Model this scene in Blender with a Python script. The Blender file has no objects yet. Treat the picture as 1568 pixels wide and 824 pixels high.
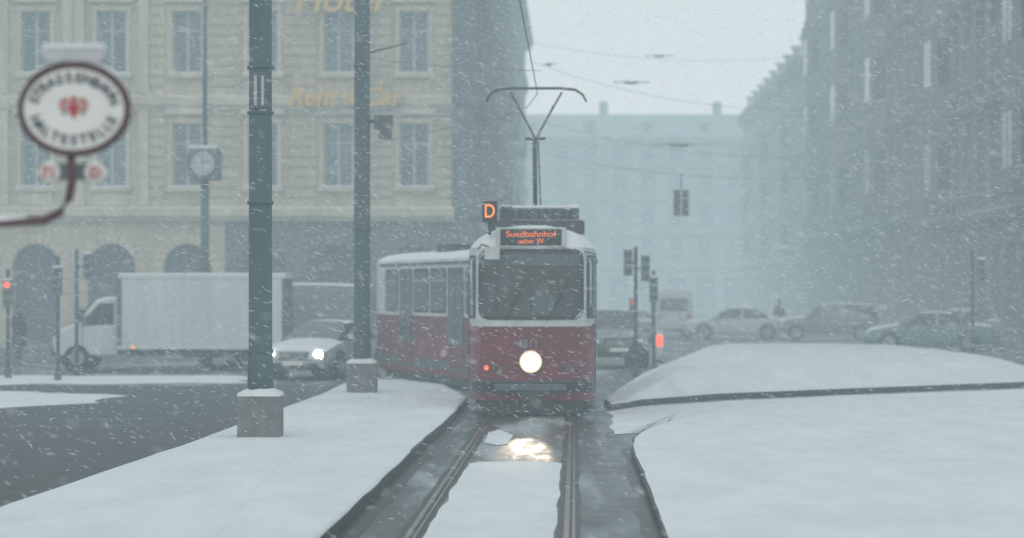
import bpy, math, random
import numpy as np
from mathutils import Matrix, Vector, noise
random.seed(7); np.random.seed(7)
S=bpy.context.scene
S.view_settings.view_transform='Standard'
S.view_settings.look='None'
S.view_settings.exposure=0
R=math.radians

# ------------------------------------------------------------------ materials
def N(nt,t,**k):
    n=nt.nodes.new(t)
    for a,b in k.items(): setattr(n,a,b)
    return n
def mat(name,col,rough=.6,metal=0.,var=.25,nscale=3.,bump=0.,bscale=30.,snow=0.,streak=False,emis=None,estr=0.,
        slush=0.,slush_col=(.62,.66,.68),slush_scale=(.5,.25,1),spec=.5,rough2=None,edge=(.55,.9),coat=0.,samp=False,nmap=None):
    m=bpy.data.materials.new(name); m.use_nodes=True; nt=m.node_tree
    b=nt.nodes['Principled BSDF']; L=nt.links.new
    tc=N(nt,'ShaderNodeTexCoord')
    mp=N(nt,'ShaderNodeMapping'); L(tc.outputs['Object'],mp.inputs[0])
    if streak: mp.inputs['Scale'].default_value=(1,1,.15)
    if nmap: mp.inputs['Scale'].default_value=nmap
    nz=N(nt,'ShaderNodeTexNoise'); nz.inputs['Scale'].default_value=nscale; nz.inputs['Detail'].default_value=6
    nz.inputs['Roughness'].default_value=.65
    L(mp.outputs[0],nz.inputs['Vector'])
    mr=N(nt,'ShaderNodeMapRange'); mr.inputs[1].default_value=.3; mr.inputs[2].default_value=.7
    mr.inputs[3].default_value=1-var; mr.inputs[4].default_value=1+var
    L(nz.outputs['Fac'],mr.inputs[0])
    vm=N(nt,'ShaderNodeVectorMath',operation='SCALE'); vm.inputs[0].default_value=col[:3]
    L(mr.outputs[0],vm.inputs['Scale'])
    out=vm.outputs[0]; rsock=None
    b.inputs['Roughness'].default_value=rough
    if rough2 is not None:
        r2=N(nt,'ShaderNodeMapRange'); r2.inputs[1].default_value=.35; r2.inputs[2].default_value=.65
        r2.inputs[3].default_value=rough; r2.inputs[4].default_value=rough2
        L(nz.outputs['Fac'],r2.inputs[0]); rsock=r2.outputs[0]
    if slush>0:
        mp2=N(nt,'ShaderNodeMapping'); mp2.inputs['Scale'].default_value=slush_scale; L(tc.outputs['Object'],mp2.inputs[0])
        n2=N(nt,'ShaderNodeTexNoise'); n2.inputs['Scale'].default_value=1.; n2.inputs['Detail'].default_value=9
        n2.inputs['Roughness'].default_value=.62; L(mp2.outputs[0],n2.inputs['Vector'])
        m2=N(nt,'ShaderNodeMapRange',interpolation_type='SMOOTHSTEP'); c=.72-.42*slush
        m2.inputs[1].default_value=c-.10; m2.inputs[2].default_value=c+.12
        L(n2.outputs['Fac'],m2.inputs[0])
        mx=N(nt,'ShaderNodeMix',data_type='RGBA'); L(m2.outputs[0],mx.inputs[0]); L(out,mx.inputs[6]); mx.inputs[7].default_value=(*slush_col,1)
        out=mx.outputs[2]
        mxr=N(nt,'ShaderNodeMix',data_type='FLOAT'); L(m2.outputs[0],mxr.inputs[0])
        if rsock: L(rsock,mxr.inputs[2])
        else: mxr.inputs[2].default_value=rough
        mxr.inputs[3].default_value=.8; rsock=mxr.outputs[0]
    if snow>0:
        g=N(nt,'ShaderNodeNewGeometry'); sp=N(nt,'ShaderNodeSeparateXYZ'); L(g.outputs['Normal'],sp.inputs[0])
        n3=N(nt,'ShaderNodeTexNoise'); n3.inputs['Scale'].default_value=5; n3.inputs['Detail'].default_value=5; L(tc.outputs['Object'],n3.inputs['Vector'])
        ad=N(nt,'ShaderNodeMath',operation='MULTIPLY_ADD'); L(n3.outputs['Fac'],ad.inputs[0]); ad.inputs[1].default_value=.5; 
        sb=N(nt,'ShaderNodeMath',operation='SUBTRACT'); L(sp.outputs[2],sb.inputs[0]); sb.inputs[1].default_value=.25
        L(sb.outputs[0],ad.inputs[2])
        m3=N(nt,'ShaderNodeMapRange',interpolation_type='SMOOTHSTEP'); m3.inputs[1].default_value=edge[0]; m3.inputs[2].default_value=edge[1]
        m3.inputs[3].default_value=0; m3.inputs[4].default_value=snow
        L(ad.outputs[0],m3.inputs[0])
        mx=N(nt,'ShaderNodeMix',data_type='RGBA'); L(m3.outputs[0],mx.inputs[0]); L(out,mx.inputs[6]); mx.inputs[7].default_value=(.74,.75,.76,1)
        out=mx.outputs[2]
        mxr=N(nt,'ShaderNodeMix',data_type='FLOAT'); L(m3.outputs[0],mxr.inputs[0])
        if rsock: L(rsock,mxr.inputs[2])
        else: mxr.inputs[2].default_value=rough
        mxr.inputs[3].default_value=.85; rsock=mxr.outputs[0]
    if rsock: L(rsock,b.inputs['Roughness'])
    L(out,b.inputs['Base Color'])
    b.inputs['Metallic'].default_value=metal
    b.inputs['Specular IOR Level'].default_value=spec
    b.inputs['Coat Weight'].default_value=coat
    if bump>0:
        n4=N(nt,'ShaderNodeTexNoise'); n4.inputs['Scale'].default_value=bscale; n4.inputs['Detail'].default_value=6; L(mp.outputs[0],n4.inputs['Vector'])
        bp=N(nt,'ShaderNodeBump'); bp.inputs['Strength'].default_value=1; bp.inputs['Distance'].default_value=bump
        L(n4.outputs['Fac'],bp.inputs['Height']); L(bp.outputs[0],b.inputs['Normal'])
    if emis:
        b.inputs['Emission Color'].default_value=(*emis,1); b.inputs['Emission Strength'].default_value=estr
        if not samp: m.cycles.emission_sampling='NONE'
    return m

M_snow=mat('snow',(.73,.74,.75),.85,var=.05,nscale=1.2,bump=.02,bscale=3,spec=.25)
M_snowfield=mat('snow_field',(.72,.733,.74),.85,var=.08,nscale=1.3,bump=.045,bscale=3.2,spec=.15,nmap=(1,.4,1))
M_asph=mat('asphalt_slush',(.055,.056,.058),.5,var=.3,nscale=1.5,bump=.006,bscale=60,slush=.42,slush_scale=(.25,.12,1),spec=.35,slush_col=(.42,.44,.46))
M_road=mat('asphalt_road',(.042,.046,.05),.55,var=.35,nscale=2.,bump=.008,bscale=40,slush=.20,slush_scale=(.35,1.3,1),spec=.3,slush_col=(.17,.20,.22))
M_bed=mat('wet_paving',(.04,.043,.047),.26,var=.35,nscale=1.1,bump=.004,bscale=20,slush=.47,slush_scale=(1.3,.2,1),slush_col=(.32,.35,.37),rough2=.5)
M_wet=mat('wet_groove',(.020,.023,.026),.4,var=.3,nscale=4,bump=.006,bscale=30,spec=.3)
M_kerb=mat('kerb_stone',(.06,.066,.07),.6,var=.3,nscale=4,bump=.01,bscale=20,snow=0,spec=.3)
M_rail=mat('rail_steel',(.42,.33,.28),.28,1.,var=.3,nscale=3)
M_pole=mat('pole_paint',(.075,.12,.138),.6,var=.2,nscale=3,streak=True,bump=.003,bscale=12,spec=.25)
M_conc=mat('concrete',(.17,.175,.18),.85,var=.25,nscale=5,bump=.01,bscale=30,snow=.9)
M_dark=mat('dark_metal',(.03,.033,.037),.5,var=.3,nscale=5)
M_panto=mat('pantograph_steel',(.06,.065,.07),.5,var=.3,nscale=5)
M_wire=mat('wire_metal',(.15,.17,.18),.6,var=.2,nscale=5)
M_darksnow=mat('dark_metal_snowy',(.05,.055,.06),.6,var=.3,nscale=5,snow=.9)
M_stoneA=mat('cream_stone',(.50,.40,.285),.85,var=.28,nscale=.8,streak=True,bump=.01,bscale=8,snow=.6)
M_stoneA2=mat('cream_stone_trim',(.58,.48,.36),.85,var=.22,nscale=1.5,streak=True,snow=.7)
M_stoneD=mat('dark_and_shadow_stone',(.10,.11,.12),.85,var=.25,nscale=1,streak=True,snow=.5)  # dark ground-floor stone; on the corner pier its tone is painted shadow
M_stoneB=mat('grey_stone',(.21,.185,.18),.85,var=.25,nscale=.6,streak=True,snow=.4)
M_stoneB2=mat('grey_stone_trim',(.15,.14,.14),.85,var=.2,nscale=1,streak=True,snow=.4)
M_stoneC=mat('pale_stone',(.32,.28,.26),.85,var=.2,nscale=.6,streak=True,snow=.5)
M_win=mat('window_glass',(.03,.04,.05),.12,var=.5,nscale=.35,spec=.6)
M_winA=mat('window_glass_curtain',(.09,.12,.14),.25,var=.5,nscale=.5)
M_frame=mat('window_frame',(.42,.44,.45),.6,var=.1)
M_frameD=mat('window_frame_dull',(.2,.21,.22),.6,var=.1)
M_ledge=mat('ledge_snow',(.5,.52,.54),.85,var=.25,nscale=1.3)
M_roof=mat('roof_slate',(.08,.085,.09),.7,var=.2,snow=.95,edge=(.25,.7))
M_hole=mat('dark_interior',(.02,.022,.025),.7,var=.3)
M_gold=mat('gold_letters',(.70,.40,.09),.4,.2,var=.1)
M_red=mat('tram_red',(.165,.014,.026),.55,var=.4,nscale=3.2,coat=.05)
M_white=mat('tram_white',(.52,.54,.54),.45,var=.2,nscale=2.5,snow=.7)
M_troof=mat('tram_roof_snowy',(.46,.49,.51),.7,var=.25,nscale=3,snow=1,edge=(.2,.5))
M_glass=mat('tram_glass',(.020,.027,.032),.10,var=.9,nscale=2,spec=.6)
M_rubber=mat('black_rubber',(.018,.020,.022),.6,var=.2)
M_grey=mat('tram_grey',(.09,.105,.115),.6,var=.25,nscale=4,snow=.8)
M_sig=mat('signal_housing_frosted',(.17,.20,.21),.7,var=.4,nscale=6,snow=.9)
M_hl=mat('headlight_glow',(1,.9,.8),.3,emis=(1,.84,.64),estr=20,samp=True)
M_hl2=mat('headlight_halo_glow',(1,.8,.6),.3,emis=(1,.60,.42),estr=.8)  # emissive ring imitating the bloom around the headlight
M_led=mat('orange_led',(.8,.2,.05),.5,emis=(1,.17,.05),estr=.75)
M_ledD=mat('amber_led',(.9,.3,.05),.5,emis=(1,.25,.03),estr=1.15)
M_redl=mat('red_lamp',(.8,.05,.03),.4,emis=(1,.11,.05),estr=1.7)
M_redd=mat('red_lamp_dim',(.6,.05,.03),.4,emis=(1,.08,.04),estr=.4)
M_ambl=mat('amber_lamp',(.8,.3,.05),.4,emis=(1,.28,.06),estr=1.2)
M_carl=mat('car_headlight',(1,1,1),.3,emis=(.92,.97,1),estr=14)
M_chrome=mat('chrome',(.5,.52,.54),.25,1.,var=.1)
M_tyre=mat('tyre',(.018,.018,.02),.8,var=.2)
M_rim=mat('wheel_rim',(.25,.26,.27),.4,.7,var=.2)
M_carw=mat('car_paint_white',(.54,.57,.59),.35,var=.08,snow=.8,coat=.3,edge=(.45,.8))
M_cargrey=mat('car_paint_grey',(.15,.18,.19),.35,var=.06,snow=.95,coat=.3,edge=(.35,.7))
M_carteal=mat('car_paint_teal',(.11,.20,.22),.35,var=.06,snow=.95,coat=.3,edge=(.35,.7))
M_cardark=mat('car_paint_dark',(.025,.035,.042),.35,var=.06,snow=.3,coat=.3,edge=(.65,1.))
M_carglass=mat('car_glass',(.02,.025,.03),.1,var=.4,spec=.6,snow=.2,edge=(.6,1.1))
M_box=mat('truck_box_white',(.60,.61,.61),.5,var=.12,nscale=1.5,streak=True,snow=.8)
M_signw=mat('sign_white',(.74,.74,.72),.5,var=.06,snow=0)
M_signrim=mat('sign_rim',(.085,.035,.038),.5,var=.2)
M_signtx=mat('sign_text',(.03,.06,.07),.5,var=.1)
M_signred=mat('sign_red',(.42,.04,.05),.5,var=.1)
M_skin=mat('skin',(.45,.28,.2),.6,var=.1)
M_coat=mat('dark_coat',(.025,.028,.035),.8,var=.3)
M_coat2=mat('brown_coat',(.07,.04,.035),.8,var=.3)
M_hair=mat('hair',(.03,.02,.015),.7,var=.2)

# ------------------------------------------------------------------ builder
class MB:
    def __init__(s): s.v=[]; s.f=[]; s.m=[]; s.sm=[]; s.mats=[]
    def mi(s,m):
        if m not in s.mats: s.mats.append(m)
        return s.mats.index(m)
    def add(s,vs,fs,m,M=None,smooth=False):
        o=len(s.v); i=s.mi(m)
        if M is not None: vs=[M@Vector(p) for p in vs]
        s.v.extend([tuple(p) for p in vs])
        for f in fs: s.f.append([o+k for k in f]); s.m.append(i); s.sm.append(smooth)
    def box(s,x0,x1,y0,y1,z0,z1,m,M=None):
        s.add([(x0,y0,z0),(x1,y0,z0),(x1,y1,z0),(x0,y1,z0),(x0,y0,z1),(x1,y0,z1),(x1,y1,z1),(x0,y1,z1)],
              [(0,3,2,1),(4,5,6,7),(0,1,5,4),(1,2,6,5),(2,3,7,6),(3,0,4,7)],m,M)
    def tube(s,pts,r,m,M=None,n=8,r2=None,caps=True):
        pts=[Vector(p) for p in pts]; vs=[]; K=len(pts)
        for i,p in enumerate(pts):
            d=(pts[min(i+1,K-1)]-pts[max(i-1,0)]).normalized()
            a=Vector((0,0,1)) if abs(d.z)<.9 else Vector((1,0,0))
            u=d.cross(a).normalized(); w=d.cross(u)
            rr=r if r2 is None else r+(r2-r)*i/(K-1)
            for k in range(n):
                t=2*math.pi*k/n; vs.append(p+u*math.cos(t)*rr+w*math.sin(t)*rr)
        fs=[(i*n+k,i*n+(k+1)%n,(i+1)*n+(k+1)%n,(i+1)*n+k) for i in range(K-1) for k in range(n)]
        if caps: fs+= [tuple(range(n))[::-1], tuple((K-1)*n+k for k in range(n))]
        s.add(vs,fs,m,M,True)
    def disc(s,c,ax,r,m,M=None,n=24,ry=None):
        c=Vector(c); ax=Vector(ax).normalized(); a=Vector((0,0,1)) if abs(ax.z)<.9 else Vector((1,0,0))
        u=a.cross(ax).normalized(); w=ax.cross(u); ry=ry or r
        s.add([c+u*math.cos(2*math.pi*k/n)*r+w*math.sin(2*math.pi*k/n)*ry for k in range(n)],[tuple(range(n))],m,M)
    def obj(s,name,parent=None,loc=None,bevel=0):
        me=bpy.data.meshes.new(name); me.from_pydata(s.v,[],s.f)
        for m in s.mats: me.materials.append(m)
        me.polygons.foreach_set('material_index',s.m); me.polygons.foreach_set('use_smooth',s.sm)
        me.update(); o=bpy.data.objects.new(name,me); S.collection.objects.link(o)
        if parent: o.parent=parent
        if loc: o.location=loc
        if bevel:
            b=o.modifiers.new('bevel','BEVEL'); b.width=bevel; b.segments=2; b.limit_method='ANGLE'
        return o
def empty(name,loc=(0,0,0),rz=0):
    e=bpy.data.objects.new(name,None); S.collection.objects.link(e); e.location=loc; e.rotation_euler=(0,0,rz); e.empty_display_size=.3
    return e
def text_into(B,body,size,m,M,extr=.01,shear=0,bold=0.):
    c=bpy.data.curves.new('t','FONT'); c.body=body; c.size=size; c.extrude=extr; c.align_x='CENTER'; c.align_y='CENTER'; c.shear=shear; c.offset=bold
    o=bpy.data.objects.new('t',c); S.collection.objects.link(o)
    dg=bpy.context.evaluated_depsgraph_get(); dg.update()
    me=bpy.data.meshes.new_from_object(o.evaluated_get(dg))
    vs=[v.co.copy() for v in me.vertices]; fs=[tuple(p.vertices) for p in me.polygons]
    bpy.data.objects.remove(o); B.add(vs,fs,m,M); bpy.data.meshes.remove(me)
UP=Matrix.Rotation(R(90),4,'X')   # text facing -Y
T=Matrix.Translation

# ------------------------------------------------------------------ ground
B=MB(); B.add([(-800,-100,0),(800,-100,0),(800,1500,0),(-800,1500,0)],[(0,1,2,3)],M_asph); B.obj('ground')
def poly(name,pts,z,m):
    B=MB(); B.add([(x,y,z) for x,y in pts],[tuple(range(len(pts)))],m); return B.obj(name)
poly('road',[(-30,2),(-5.6,2),(-4.9,23),(-4.2,38),(-3.7,57),(-6.5,56.5),(-30,56)],.004,M_road)
def tc_(d):
    if d<=50: return -.78+.0262*d
    x=.53; y=50.
    while y<d:
        sl=.0262-.045*(y-50); sl=max(sl,-.36); st=min(.5,d-y); x+=sl*st; y+=st
    return x
def strip(B,a,b,d0,d1,z,m,step=1.,wob=0.):
    vs=[];n=int((d1-d0)/step)+1
    for i in range(n+1):
        d=d0+(d1-d0)*i/n; c=tc_(d); w1=wob*(noise.noise((d*.9,a,0))); w2=wob*(noise.noise((d*1.1,b,5)))
        vs+=[(c+a+w1,d,z),(c+b+w2,d,z)]
    B.add(vs,[(2*i,2*i+1,2*i+3,2*i+2) for i in range(n)],m)
B=MB(); strip(B,-1.5,1.75,2,62,.008,M_bed); strip(B,-1.45,-1.17,2,46,.012,M_wet,wob=.09); strip(B,1.40,1.74,2,34,.012,M_wet,wob=.12); B.obj('tram_track_bed')
e=empty('tram_rails')
for sgn,nm in((-1,'rail_left'),(1,'rail_right')):
    B=MB(); c=sgn*.7175
    strip(B,c-.11,c+.11,2,75,.013,M_wet,wob=.03)
    strip(B,c-.045,c+.005,2,75,.022,M_rail)
    strip(B,c+.035,c+.06,2,75,.020,M_rail)
    B.obj(nm,e)
# snow lying between the rails: ribbon with ragged edges and a ragged far end
B=MB(); vs=[]; nI,nJ=70,12
for i in range(nI+1):
    for j in range(nJ+1):
        q=j/nJ; dmax=31.0+.5*noise.noise((q*4,0,3))+.5*math.sin(q*3)
        d=3+(dmax-3)*(i/nI)
        a=-.595+.05*noise.noise((d*.8,1,2)); b=.60+.05*noise.noise((d*.7,6,2))
        ed=min(1,min(q,1-q)*6,(nI-i)/3)
        vs.append((tc_(d)+a+(b-a)*q,d,.012+.030*ed**.6+.012*noise.noise((q*3,d*.6,7))*ed))
w_=nJ+1
B.add(vs,[(i*w_+j,i*w_+j+1,(i+1)*w_+j+1,(i+1)*w_+j) for i in range(nI) for j in range(nJ)],M_snowfield,None,True); B.obj('track_snow')
def blob_sheet(name,outline,center,h,mound=0.,kerb=True,lip=.18,seed=0,m=M_snowfield,nz=.03,plateau=.3,kw=.12,dens=.8,wob=0.,lh=.03):
    pts=[]
    K=len(outline)
    for i in range(K):
        a=Vector(outline[i]); b=Vector(outline[(i+1)%K]); n=max(1,int((b-a).length/dens))
        for k in range(n):
            p=a.lerp(b,k/n)
            if wob: p=p+Vector((noise.noise((p.x*.6,p.y*.6,seed)),noise.noise((p.x*.6,p.y*.6,seed+9))))*wob
            pts.append(p)
    n=len(pts); c=Vector(center); B=MB()
    if kerb:
        vs=[(p.x,p.y,0) for p in pts]+[(p.x,p.y,h) for p in pts]
        B.add(vs,[(i,(i+1)%n,n+(i+1)%n,n+i) for i in range(n)],M_kerb)
        ins=[p+(c-p).normalized()*kw for p in pts]
        B.add([(p.x,p.y,h) for p in pts]+[(p.x,p.y,h) for p in ins],[(i,(i+1)%n,n+(i+1)%n,n+i) for i in range(n)],M_kerb)
        base=[p+(c-p).normalized()*kw*(.3+.25*noise.noise((p.x*1.3,p.y*.8,seed))) for p in pts]
    else: base=pts
    ts=[0,.006,.02,.04,.07,.11,.16,.22,.3,.38,.47,.56,.66,.76,.88,.97]
    vs=[]
    for t in ts:
        for p in base:
            q=p.lerp(c,t); dist=(q-p).length
            z=h+.004+ (min(1,dist/lip)**.5)*lh
            s_=min(1,t/plateau); s_=s_*s_*(3-2*s_); z+=mound*s_
            if t>0: z+=nz*noise.noise((q.x*.45,q.y*.3,seed))*min(1,dist/.8)+.35*nz*noise.noise((q.x*1.7,q.y*1.3,seed+3))*min(1,dist/.5)
            vs.append((q.x,q.y,z))
    vs.append((c.x,c.y,vs[-1][2])); R_=len(ts)
    fs=[(r*n+i,r*n+(i+1)%n,(r+1)*n+(i+1)%n,(r+1)*n+i) for r in range(R_-1) for i in range(n)]
    fs+=[((R_-1)*n+i,(R_-1)*n+(i+1)%n,R_*n) for i in range(n)]
    B.add(vs,fs,m,None,True)
    return B.obj(name)
blob_sheet('tram_platform',[(-2.19,2),(-1.63,20.4),(-.9,44.2),(-.85,47),(-1.5,53),(-2.5,56),(-3.4,56.6),(-3.7,54),(-3.8,48),(-4.25,37.5),(-4.9,23.2),(-5.8,2)],(-2.9,33),.14,seed=1,nz=.035,wob=.02)
blob_sheet('traffic_island',[(.9,2),(1.32,20.7),(1.52,29),(1.58,32),(1.72,34.6),(2.0,36.7),(2.4,38.6),(2.9,40.4),(3.6,42.6),(4.5,44.6),(6.7,47.8),(11.1,51.8),(16,53),(30,54),(30,2)],(10,28),.12,mound=.02,seed=2,nz=.035,wob=.0,lh=.015)
blob_sheet('snow_bank',[(1.82,44.5),(2.5,46.6),(4.2,49.2),(7.2,51.8),(11.8,55.5),(13.4,57.4),(13.7,62),(13.6,70),(13.2,79),(11,80.5),(8.5,81),(6.3,80),(5.3,76),(3.4,62),(2.3,52),(1.8,47)],(8.3,67),.12,mound=.40,seed=3,nz=.04,plateau=.30,wob=.03,lh=.02)
blob_sheet('snow_patch',[(-16,45),(-10,44.6),(-8.4,47.4),(-8.6,51.5),(-11,53),(-17,53)],(-12.5,49),.006,kerb=False,seed=4,nz=.01,wob=.9,lip=.6)
blob_sheet('snow_patch',[(-22,57),(-12,56.7),(-6.4,57.6),(-6.0,60),(-7,62),(-14,62.6),(-22,62.5)],(-13,60),.006,kerb=False,seed=5,nz=.01,wob=.9,lip=.6)
blob_sheet('snow_patch',[(-.42,35.2),(-.25,34.6),(-.05,35),(0.02,37),(-.2,38.5),(-.38,37.5)],(-.2,36.5),.012,kerb=False,seed=7,nz=.005,wob=.12,lip=.3,dens=.3,lh=.01)
blob_sheet('snow_patch',[(1.55,37.2),(2.0,37.6),(2.7,41),(4.2,44.4),(6.5,48.6),(10,51.4),(10,53),(7,51),(4.3,48.4),(2.4,46),(1.75,44.0),(1.7,41)],(3.0,43.6),.012,kerb=False,seed=8,nz=.01,wob=.15,lip=.5,dens=.4,lh=.01)

# ------------------------------------------------------------------ buildings
FR=[M_frame,M_snow]
def window(B,M,uc,w,z0,z1,gm,trim,style,far=False):
    fm,ls=FR
    B.box(uc-w/2,uc+w/2,.29,.33,z0,z1,gm,M)
    f=.07
    for a,b in((uc-w/2,uc-w/2+f),(uc+w/2-f,uc+w/2),(uc-.05,uc+.05)): B.box(a,b,.22,.288,z0,z1,fm,M)
    zt=z0+(z1-z0)*.68
    for a,b in((z0,z0+f),(z1-f,z1),(zt,zt+.07)): B.box(uc-w/2+f,uc+w/2-f,.225,.285,a,b,fm,M)
    j=.17
    B.box(uc-w/2-j,uc-w/2-.012,-.08,.02,z0,z1,trim,M); B.box(uc+w/2+.012,uc+w/2+j,-.08,.02,z0,z1,trim,M)
    B.box(uc-w/2-j-.05,uc+w/2+j+.05,-.12,.018,z1+.012,z1+.22,trim,M)
    B.box(uc-w/2-j-.1,uc+w/2+j+.1,-.22,.016,z0-.2,z0-.012,trim,M)
    B.box(uc-w/2-j,uc+w/2+j,-.2,.2,z0-.011,z0+.04,ls,M)
    if style in('ped','hood'):
        B.box(uc-w/2-j-.15,uc+w/2+j+.15,-.3,.014,z1+.36,z1+.5,trim,M)
        B.box(uc-w/2-j-.12,uc+w/2+j+.12,-.27,.01,z1+.502,z1+.54,ls,M)
    if style=='ped':
        a=uc-w/2-j-.12;b=uc+w/2+j+.12;zz=z1+.55;h=.45
        B.add([(a,-.25,zz),(b,-.25,zz),(uc,-.25,zz+h),(a,.01,zz),(b,.01,zz),(uc,.01,zz+h)],[(0,1,2),(1,4,5,2),(3,0,2,5)],trim,M)
def archbay(B,M,u0,u1,z0,z1,w,zs,wm,trim,Th=.6):
    uc=(u0+u1)/2; r=w/2; n=12
    B.box(u0,uc-r,0,Th,z0,zs,wm,M); B.box(uc+r,u1,0,Th,z0,zs,wm,M)
    arc=[(uc-r*math.cos(math.pi*k/n),zs+r*math.sin(math.pi*k/n)) for k in range(n+1)]
    B.box(u0,uc-r,0,Th,zs,z1,wm,M); B.box(uc+r,u1,0,Th,zs,z1,wm,M)
    vs=[];fs=[]
    for (a,z) in arc: vs+= [(a,0,z),(a,0,z1),(a,Th,z)]
    for k in range(n): fs+=[(3*k,3*k+3,3*k+4,3*k+1),(3*k,3*k+2,3*k+5,3*k+3)]
    B.add(vs,fs,wm,M)
    for k in range(n):
        t0=math.pi*(k+.08)/n;t1=math.pi*(k+.92)/n;ro=r+.42;ri=r+.02
        p=[(uc-q*math.cos(t),zs+q*math.sin(t)) for q,t in((ri,t0),(ri,t1),(ro,t1),(ro,t0))]
        B.add([(a,-.07,z) for a,z in p]+[(a,.01,z) for a,z in p],[(0,1,2,3),(0,4,5,1),(1,5,6,2),(2,6,7,3),(3,7,4,0)],trim,M)
    B.box(uc-r,uc+r,Th-.02,Th+.02,z0,zs+r,M_hole,M)
    B.box(uc-r,uc+r,Th-.12,Th-.03,zs-.1,zs+.02,M_dark,M); B.box(uc-.05,uc+.05,Th-.14,Th-.04,z0,zs+r-.02,M_dark,M)
    for z in(.3,.9,1.5,2.1,2.7):
        B.box(u0+.01,uc-r-.03,-.06,.005,z,z+.5,wm,M); B.box(uc+r+.03,u1-.01,-.06,.005,z,z+.5,wm,M)
def facade(B,M,L,n,floors,wall,trim,ground='arch',gz=5.2,rust=None,pil=None,top=True,gwall=None,depth=14,win_w=1.2,dark_ratio=.7,seed=0,u_off=0.):
    rnd=random.Random(seed); bw=L/n; gwall=gwall or wall
    for i in range(n):
        u0=i*bw;u1=u0+bw;uc=(u0+u1)/2
        gw=gwall(i) if callable(gwall) else gwall
        if ground=='arch': archbay(B,M,u0,u1,0,gz,min(1.95,bw*.68),3.15,gw,trim if gw is wall else gw)
        else:
            w=bw*.66
            B.box(u0,uc-w/2,0,.45,0,gz,gw,M);B.box(uc+w/2,u1,0,.45,0,gz,gw,M);B.box(uc-w/2,uc+w/2,0,.45,gz*.75,gz,gw,M)
            B.box(uc-w/2,uc+w/2,.4,.44,0,gz*.75,M_hole,M)
        for fi,(z0,z1,a,b,st) in enumerate(floors):
            w=win_w
            B.box(u0,uc-w/2,0,.45,z0,z1,wall,M);B.box(uc+w/2,u1,0,.45,z0,z1,wall,M)
            B.box(uc-w/2,uc+w/2,0,.45,z0,a,wall,M);B.box(uc-w/2,uc+w/2,0,.45,b,z1,wall,M)
            window(B,M,uc,w,a,b,M_win if rnd.random()<dark_ratio else M_winA,trim,st)
            if rnd.random()<.5 and FR[0] is M_frame: B.box(uc-w/2+.08,uc-.06,.27,.289,a+.1+(b-a)*rnd.random()*.5,b-.08,M_winA,M)
            if rust and rust(i):
                z=z0+.05
                while z+.36<z1-.35:
                    for q0,q1 in((u0,uc-w/2-.32),(uc+w/2+.32,u1)):
                        if q1-q0>.1: B.box(q0+.001,q1-.001,-.09,.008,z,z+.33,wall,M)
                    z+=.42
            if pil and pil(i):
                for q in(u0+.02,u1-.44):
                    B.box(q,q+.42,-.18,.009,z0+.55,z1-.5,trim,M); B.box(q-.0,q+.44,-.24,.007,z0+.1,z0+.549,trim,M)
                    B.box(q,q+.44,-.24,.007,z1-.499,z1-.36,trim,M)
                B.box(uc-w/2-.1,uc+w/2+.1,-.1,.006,z0+.12,a-.25,trim,M)
    zs=[gz]+[f[1] for f in floors]
    for k,z in enumerate(zs):
        last=k==len(zs)-1; pr=.7 if last else (.46 if k==0 else .34); hh=.5 if last else .34
        B.box(-.1,L+.1,-pr,.012,z-hh,z-.003,trim,M)
        B.box(-.12,L+.12,-pr*.6,.011,z-hh-.18,z-hh-.004,trim,M)
        B.box(-.08,L+.08,-pr+.03,.0,z-.002,z+.05,FR[1],M)
        if last:
            u=0
            while u<L: B.box(u,u+.22,-.55,-.001,z-.95,z-.70,trim,M); u+=.62
    H=zs[-1]
    if ground=='arch':
        B.box(.01,L-.01,.66,depth,0.02,gz-.01,wall,M); B.box(.01,L-.01,.46,depth,gz,H-.01,wall,M)
    else: B.box(.01,L-.01,.46,depth,0.02,H-.01,wall,M)
    r0=1.6;rh=2.8
    B.add([(0,.1,H+.06),(L,.1,H+.06),(L-.8,r0,H+rh),(.8,r0,H+rh),(0,depth,H+.06),(L,depth,H+.06),(L-.8,depth-r0,H+rh),(.8,depth-r0,H+rh)],
          [(0,1,2,3),(1,5,6,2),(5,4,7,6),(4,0,3,7),(3,2,6,7)],M_roof,M)
    for i in range(0,n,2):
        uc=(i+.5)*bw
        B.box(uc-.6,uc+.6,.35,1.5,H+.3,H+1.9,wall,M);B.box(uc-.4,uc+.4,.32,.36,H+.5,H+1.6,M_win,M);B.box(uc-.75,uc+.75,.15,1.6,H+1.901,H+2.0,M_snow,M)
    for i in range(1,n,4):
        uc=i*bw; B.box(uc-.5,uc+.5,3,3.8,H+1.5,H+4.3,wall,M); B.box(uc-.55,uc+.55,2.95,3.85,H+4.301,H+4.42,M_snow,M)
bw=3.13; nb=11; x_r=-19.7+5*bw+bw/2; x_l=x_r-nb*bw
sl=math.atan(.0262)
B=MB()
FL=[(5.6,10.2,6.5,9.1,'ped'),(10.2,14.9,11.2,13.75,'hood'),(14.9,18.8,15.7,17.7,'hood'),(18.8,22.6,19.5,21.5,'plain')]
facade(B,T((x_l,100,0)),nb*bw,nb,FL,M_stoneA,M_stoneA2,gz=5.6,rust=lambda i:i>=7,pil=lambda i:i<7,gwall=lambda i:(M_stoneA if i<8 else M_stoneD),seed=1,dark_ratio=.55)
B.obj('hotel_building')
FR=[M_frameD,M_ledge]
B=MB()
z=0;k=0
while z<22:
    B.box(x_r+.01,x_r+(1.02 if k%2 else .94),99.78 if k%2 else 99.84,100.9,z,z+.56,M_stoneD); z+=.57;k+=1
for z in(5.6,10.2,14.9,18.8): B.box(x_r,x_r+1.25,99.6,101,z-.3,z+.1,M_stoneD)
B.box(x_r+.02,x_r+.9,99.9,101,0,22.5,M_stoneD)  # pier coloured in a shadow tone, shade put into the stone colour
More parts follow.
